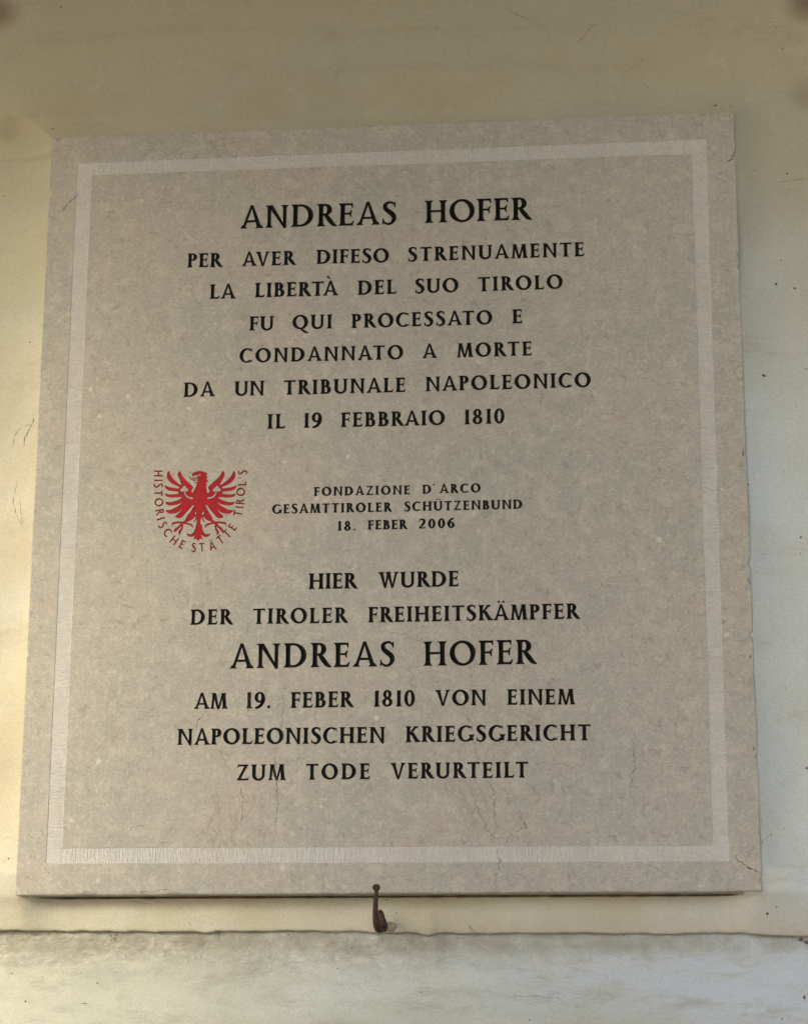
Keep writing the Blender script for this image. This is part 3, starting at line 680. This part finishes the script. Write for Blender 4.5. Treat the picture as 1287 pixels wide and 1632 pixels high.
# ------------------------------------------------------------------ chiselled border bands
BO = [mm(123, 260), mm(1124.5, 221.5), mm(1161.5, 1373.5), mm(72.8, 1377.3)]
BI = [mm(146, 279), mm(1101.5, 245), mm(1135, 1347.5), mm(98.8, 1351.8)]
for k in range(4):
    a, b, c, d = BO[k], BO[(k + 1) % 4], BI[(k + 1) % 4], BI[k]
    L = math.hypot(b[0] - a[0], b[1] - a[1]); n = int(L / .7); cols = [0, .035, .15, .3, .45, .6, .75, .88, .965, 1]
    v, f = [], []; strong = (1.25, .55, 1.5, 1.3)[(k + 2) % 4] if False else (1.0, 1.1, .85, .8)[k]
    for i in range(n + 1):
        t = i / n; o_ = lerp2(a, b, t); li2 = (c[0] - d[0]) ** 2 + (c[1] - d[1]) ** 2
        ti = ((o_[0] - d[0]) * (c[0] - d[0]) + (o_[1] - d[1]) * (c[1] - d[1])) / li2; i_ = lerp2(d, c, max(0, min(1, ti)))
        g1 = random.random(); g2 = nz(i * .31, k, 2); 
        for j, u in enumerate(cols):
            x, z = lerp2(o_, i_, u)
            if j in (0, len(cols) - 1): y = 0
            else:
                fade = min(1, max(0, min(i, n - i) * .7 - 8) / 22); y = .55 + fade * strong * (.22 * (g1 - .5) * (.6 + .8 * abs(nz(i * .05, j * .7, 5))) + .75 * nz(i * .36, j * .30 + 9, k) * (.65 + .9 * abs(nz(i * .011, 3, k))) + .34 * nz(i * .95, j * .5, k) + .10 * nz(i * .12, j * .2, 3)); y = max(.03, y)
            v.append((x / 1000, y / 1000, z / 1000))
    m = len(cols)
    for i in range(n):
        for j in range(m - 1):
            q = i * m + j; f.append((q, q + m, q + m + 1, q + 1))
    link('border_band', mesh('border_band', v, f), M_BAND, plaque)

# ------------------------------------------------------------------ slab body with all the carved openings
CM = [(x * 1000, (z - ORG[1]) * 1000) for x, z in CORN]
mid = (sum(c[0] for c in CM) / 4, sum(c[1] for c in CM) / 4)
out = []            # (x, z, nx, nz, bevel, chip)
CHIPS = [(0, .012, 5, 4), (0, .955, 4, 3.0), (0, .98, 3, 2), (0, .79, 3, 1.2), (1, .062, 6, 4.5), (1, .20, 5, 1.6), (1, .215, 4, 2.0), (1, .42, 5, 1.2), (1, .46, 4, 1.2), (1, .60, 6, 2.5), (1, .69, 4, 3.2), (1, .84, 3, 2.2), (1, .93, 5, 1.2), (1, .985, 6, 1.6), (3, .92, 5, 2.5), (3, .30, 4, 1.3), (2, .9, 14, 1.6), (2, .78, 12, 1.5), (2, .35, 8, .8)]
for k in range(4):
    a, b = CM[k], CM[(k + 1) % 4]; L = math.hypot(b[0] - a[0], b[1] - a[1]); n = int(L / 3.2)
    dx, dy = (b[0] - a[0]) / L, (b[1] - a[1]) / L; nx_, ny_ = -dy, dx
    if (mid[0] - a[0]) * nx_ + (mid[1] - a[1]) * ny_ < 0: nx_, ny_ = -nx_, -ny_
    for i in range(n):
        t = i / n; x, z = a[0] + dx * L * t, a[1] + dy * L * t
        j = .5 * nz(x, z, k, .02) + .35 * nz(x, z, k + 5, .11)
        bev = (1.2, .9, 2.2, .9)[k] * (1 + .35 * nz(x, z, 3, .03)) + max(0, nz(x, z, 8, .16) - .25) * 3.0
        for (ck, ct, cw, cdp) in CHIPS:
            if ck == k:
                dd = abs(t - ct) * L / cw
                if dd < 1: bev += cdp * (1 - dd * dd); j += cdp * .45 * (1 - dd * dd)
        corner = min(i, n - i)
        if corner < 2: j += (1.6, .5)[corner]; bev = 1.0
        out.append((x, z, nx_, ny_, bev, j))
        if i == 0:                                   # share the corner smoothly
            px_, pz_ = a; qx, qz = mid; l_ = math.hypot(qx - px_, qz - pz_); out[-1] = (x, z, (qx - px_) / l_, (qz - pz_) / l_, 1.4, 1.2)
N = len(out)
ring0 = [(x + nx_ * (j + b_), z + nz_ * (j + b_)) for x, z, nx_, nz_, b_, j in out]
ring1 = [(x + nx_ * (j + b_ * .33), z + nz_ * (j + b_ * .33)) for x, z, nx_, nz_, b_, j in out]
ring2 = [(x + nx_ * j, z + nz_ * j) for x, z, nx_, nz_, b_, j in out]
pts, seg = [], []
def addloop(p):
    b = len(pts); pts.extend(p); seg.extend((b + i, b + (i + 1) % len(p)) for i in range(len(p)))
addloop(ring0); addloop(BO); addloop(BI)
for V, T, bd, bb in HOLES:
    ix = {}
    for a, b in bd:
        for i in (a, b):
            if i not in ix: ix[i] = len(pts); pts.append(V[i])
        seg.append((ix[a], ix[b]))
VV, E_, Fc, ovs, *_ = delaunay_2d_cdt([Vector(p) for p in pts], seg, [], 0, .005)
GR = {}
for hi_, (V, T, bd, bb) in enumerate(HOLES):
    for gx in range(int(bb[0] // 25), int(bb[2] // 25) + 1):
        for gy in range(int(bb[1] // 25), int(bb[3] // 25) + 1): GR.setdefault((gx, gy), []).append(hi_)
fc = []
for f in Fc:
    p = (sum(VV[i].x for i in f) / 3, sum(VV[i].y for i in f) / 3)
    if any(HOLES[h_][3][0] <= p[0] <= HOLES[h_][3][2] and any(intri(p, *t) for t in HOLES[h_][1]) for h_ in GR.get((int(p[0] // 25), int(p[1] // 25)), ())): continue
    if inpoly(p, BO) and not inpoly(p, BI): continue
    if not inpoly(p, ring0): continue
    fc.append(tuple(f))
v = [(q.x / 1000, 0., q.y / 1000) for q in VV]
i0 = {}
for new, olds in enumerate(ovs):
    for o_ in olds:
        if o_ < N: i0[o_] = new
b1 = len(v); v += [(ring1[i][0] / 1000, out[i][4] * .35 / 1000, ring1[i][1] / 1000) for i in range(N)]
b2 = len(v); v += [(ring2[i][0] / 1000, out[i][4] * 1.0 / 1000, ring2[i][1] / 1000) for i in range(N)]
b3 = len(v); v += [(ring2[i][0] / 1000, .040, ring2[i][1] / 1000) for i in range(N)]
for i in range(N):
    j = (i + 1) % N
    fc += [(i0[i], i0[j], b1 + j, b1 + i), (b1 + i, b1 + j, b2 + j, b2 + i), (b2 + i, b2 + j, b3 + j, b3 + i)]
tag(link('stone_slab', mesh('stone_slab', v, fc), M_STONE, plaque), 'pale beige limestone slab, flecked and faintly veined')

# dark strip painting in the shaded gap along the foot of the slab
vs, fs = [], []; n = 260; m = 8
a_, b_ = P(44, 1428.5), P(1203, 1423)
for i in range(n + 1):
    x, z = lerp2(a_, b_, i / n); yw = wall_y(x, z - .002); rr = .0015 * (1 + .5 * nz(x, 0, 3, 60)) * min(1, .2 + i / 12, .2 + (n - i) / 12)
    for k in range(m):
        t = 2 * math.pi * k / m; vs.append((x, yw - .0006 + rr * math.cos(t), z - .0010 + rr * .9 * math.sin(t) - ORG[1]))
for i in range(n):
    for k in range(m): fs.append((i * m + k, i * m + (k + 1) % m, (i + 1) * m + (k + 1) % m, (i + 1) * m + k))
tag(link('dark_joint_strip', mesh('dark_joint_strip', vs, fs), M_JOINT, plaque, True), 'dark strip painting in the shaded gap under the slab')
# cracks, veins and old stains in the slab face
def slabpts(px): return [(P(x, y)[0], P(x, y)[1] - ORG[1]) for x, y in px]
def crack(pts, wd, mat, jag=.35): link('slab_crack' if mat is M_CRACK else 'stone_vein', mesh('stone_vein', *ribbon(slabpts(pts), wd, lambda x, z: 0., .00012, True, jag)), mat, plaque)
for pts_, wd in (([(1172.5, 1362), (1174, 1370), (1186, 1380), (1199, 1387), (1212, 1393)], .0013), ([(92, 341), (100, 334), (108, 325), (118, 316), (127, 306)], .0010),
                 ([(195, 1423.5), (225, 1421.8), (245, 1422), (257, 1417.5), (270, 1419), (281, 1421)], .0007), ([(313, 1163), (316, 1148), (323, 1139)], .0011),
                 ([(1157, 258), (1167, 253)], .0016), ([(672, 998), (674, 1000)], .001), ([(524, 1404), (525, 1406)], .0013), ([(332, 1404.5), (333, 1406)], .0016),
                 ([(205, 1326), (213, 1319), (224, 1315.5), (236, 1315)], .0007), ([(182, 1342), (190, 1340), (197, 1341)], .0006), ([(183, 960), (200, 966), (219, 973)], .0005),
                 ([(963, 192), (967, 193)], .0014), ([(1176, 408), (1172, 404)], .0022), ([(1183, 715), (1184, 730)], .0016), ([(1192, 920), (1194, 932)], .0018), ([(1194, 1043), (1195, 1050)], .0026),
                 ([(1200, 1190), (1202, 1198)], .0018), ([(88, 305), (104, 285), (106, 262), (102, 240)], .0004)):
    crack(pts_, wd, M_CRACK)
for pts_, wd in (([(752, 1262), (760, 1288), (774, 1318), (786, 1347)], .0016), ([(772, 1240), (790, 1262), (786, 1290), (790, 1318), (786, 1345)], .0016), ([(440, 1182), (436, 1228), (443, 1262), (440, 1310), (437, 1345)], .0020),
                 ([(382, 1245), (390, 1275), (384, 1300), (389, 1330)], .0018), ([(1012, 1148), (1008, 1190), (1012, 1215), (1003, 1252), (1010, 1285)], .0014), ([(790, 1350), (797, 1375), (789, 1400), (793, 1420)], .0024),
                 ([(826, 1290), (838, 1318), (822, 1326)], .0026), ([(768, 940), (775, 985), (760, 1030), (750, 1095), (745, 1150)], .0011), ([(610, 1005), (640, 1010), (672, 1000), (705, 996)], .0008),
                 ([(455, 1085), (450, 1150), (446, 1180)], .0012), ([(400, 1095), (395, 1140), (404, 1165)], .0010), ([(750, 1150), (760, 1210), (752, 1262)], .0010), ([(935, 1120), (940, 1140), (928, 1160)], .0014), ([(955, 1040), (965, 1025)], .0012),
                 ([(840, 1215), (880, 1218), (935, 1222)], .0009), ([(1100, 1050), (1140, 1046)], .0006), ([(445, 1005), (470, 1015), (485, 1000)], .0007), ([(805, 1350), (812, 1330), (830, 1342)], .0012)):
    crack(pts_, wd, M_VEIN, .8)
# pale fossil chips standing out of the face
vs, fs = [], []
for i in range(120):
    if i < 14: px, py, r = ((1206, 757, 3), (1150, 780, 3.5), (1122, 800, 4), (1098, 560, 4), (897, 935, 2.5), (826, 1076, 4), (848, 1190, 3), (1048, 1378, 4), (1182, 1396, 5), (973, 1388, 3), (1132, 361, 3), (1095, 762, 2.5), (1172, 847, 3), (480, 880, 1.5))[i]
    else: px, py, r = random.uniform(900, 1180) if i % 2 else random.uniform(90, 900), random.uniform(700, 1400) , random.uniform(.8, 2)
    if i >= 14 and 270 < px < 950 and 370 < py < 1260: px = random.uniform(960, 1180)
    x, z = slabpts([(px, py)])[0]; b = len(vs); n = 9; r *= .0009; a0 = random.uniform(0, 3)
    for k in range(n):
        a = 2 * math.pi * k / n; rr = r * random.uniform(.45, 1.3); vs.append((x + rr * math.cos(a + a0) * 1.2, -.00008, z + rr * math.sin(a + a0) * .8))
    vs.append((x, -.0003, z)); fs += [(b + k, b + (k + 1) % n, b + n) for k in range(n)]
M_FLECK = m_crack('pale_fleck', (.60, .58, .53), .0, .85, 700)
tag(link('pale_flecks', mesh('pale_flecks', vs, fs), M_FLECK, plaque), 'small chalky flecks in the slab face', kind='stuff')

# ------------------------------------------------------------------ rusty hook under the plaque
def tube(pts, rad, n=14, flat=None, sub=5):
    q, rr, fl = [], [], []; N = len(pts); flat = flat or [1] * N
    for i in range(N - 1):
        p0, p1, p2, p3 = (Vector(pts[max(0, i - 1)]), Vector(pts[i]), Vector(pts[i + 1]), Vector(pts[min(N - 1, i + 2)]))
        for k in range(sub):
            t = k / sub; q.append(.5 * (2 * p1 + (p2 - p0) * t + (2 * p0 - 5 * p1 + 4 * p2 - p3) * t * t + (3 * p1 - p0 - 3 * p2 + p3) * t ** 3))
            rr.append(rad[i] + (rad[i + 1] - rad[i]) * t); fl.append(flat[i] + (flat[i + 1] - flat[i]) * t)
    q.append(Vector(pts[-1])); rr.append(rad[-1]); fl.append(flat[-1]); v, f = [], []
    for i, p in enumerate(q):
        d = (q[min(len(q) - 1, i + 1)] - q[max(0, i - 1)]).normalized(); sx = Vector((1, 0, 0)); sx = (sx - d * sx.dot(d)).normalized(); sy = d.cross(sx)
        for k in range(n):
            a = 2 * math.pi * k / n; r = rr[i] * (1 + .10 * nz(p.x * 300 + math.cos(a), p.z * 300 + math.sin(a), k * .1))
            v.append(p + sx * math.cos(a) * r * fl[i] + sy * math.sin(a) * r)
    for i in range(len(q) - 1):
        for k in range(n): f.append((i * n + k, i * n + (k + 1) % n, (i + 1) * n + (k + 1) % n, (i + 1) * n + k))
    f += [tuple(range(n)), tuple(reversed(range((len(q) - 1) * n, len(q) * n)))]
    return [tuple(a) for a in v], f
def hp(px, py, y):
    x, z = P(px, py, y); return (x, y, z)
b0 = hp(611, 1472, .012)
hook = empty('iron_hook', (b0[0], .020, b0[2]))
tag(hook, 'small rusty iron hook with a ball tip, below the middle of the plaque', 'hook')
def rel(v): return [(a[0] - b0[0], a[1] - .020, a[2] - b0[2]) for a in v]
YF = -.030
v, f = tube([hp(599.5, 1419, YF), hp(598.8, 1432, YF), hp(598, 1450, YF), hp(598.6, 1468, YF + .001), hp(601, 1478, YF + .006), hp(604.5, 1482, YF + .018), hp(610, 1479, .006)],
            [.0025, .0027, .0032, .0037, .0041, .0042, .0038])
link('shank', mesh('shank', rel(v), f), M_RUST, hook, True)
# ball tip
def ball(c, r, n=12):
    v, f = [], []
    for i in range(n + 1):
        th = math.pi * i / n
        for k in range(16):
            a = 2 * math.pi * k / 16; rr = r * (1 + .06 * nz(i * .9, k * .7))
            v.append((c[0] + rr * math.sin(th) * math.cos(a), c[1] + rr * math.sin(th) * math.sin(a), c[2] + rr * math.cos(th) * .92))
    for i in range(n):
        for k in range(16): f.append((i * 16 + k, (i + 1) * 16 + k, (i + 1) * 16 + (k + 1) % 16, i * 16 + (k + 1) % 16))
    return v, f
v, f = ball(hp(599.3, 1415, YF), .0047); link('ball_tip', mesh('ball_tip', rel(v), f), M_RUST, hook, True)
v, f = tube([hp(605.6, 1453.5, .014), hp(606.5, 1457, .010), hp(608.3, 1466, .008), hp(611.5, 1476, .008), hp(611.5, 1483, .012)], [.0027, .0031, .0033, .0033, .0028], flat=[1.0, 1.2, 1.3, 1.35, 1.2])
link('wall_plate', mesh('wall_plate', rel(v), f), M_RUST, hook, True)
# mortar dab holding it
vs, fs = [], []
c0 = P(621, 1477, SLAB_T); n = 22
for i in range(7):
    r = i / 6
    for k in range(n):
        a = 2 * math.pi * k / n; w_ = 1 + .25 * nz(math.cos(a) * 1.5, math.sin(a) * 1.5, 3)
        x, z = c0[0] + r * .0100 * w_ * math.cos(a), c0[1] + r * .0062 * w_ * math.sin(a)
        vs.append((x, SLAB_T - .0008 - .0018 * (1 - r * r) + .0008 * nz(x, z, 1, 400) + (.003 if i == 6 else 0), z))
for i in range(6):
    for k in range(n): fs.append((i * n + k, i * n + (k + 1) % n, (i + 1) * n + (k + 1) % n, (i + 1) * n + k))
tag(link('mortar_dab', mesh('mortar_dab', rel(vs), fs), M_MORTAR, hook, True), 'grey mortar dab where the hook enters the wall')
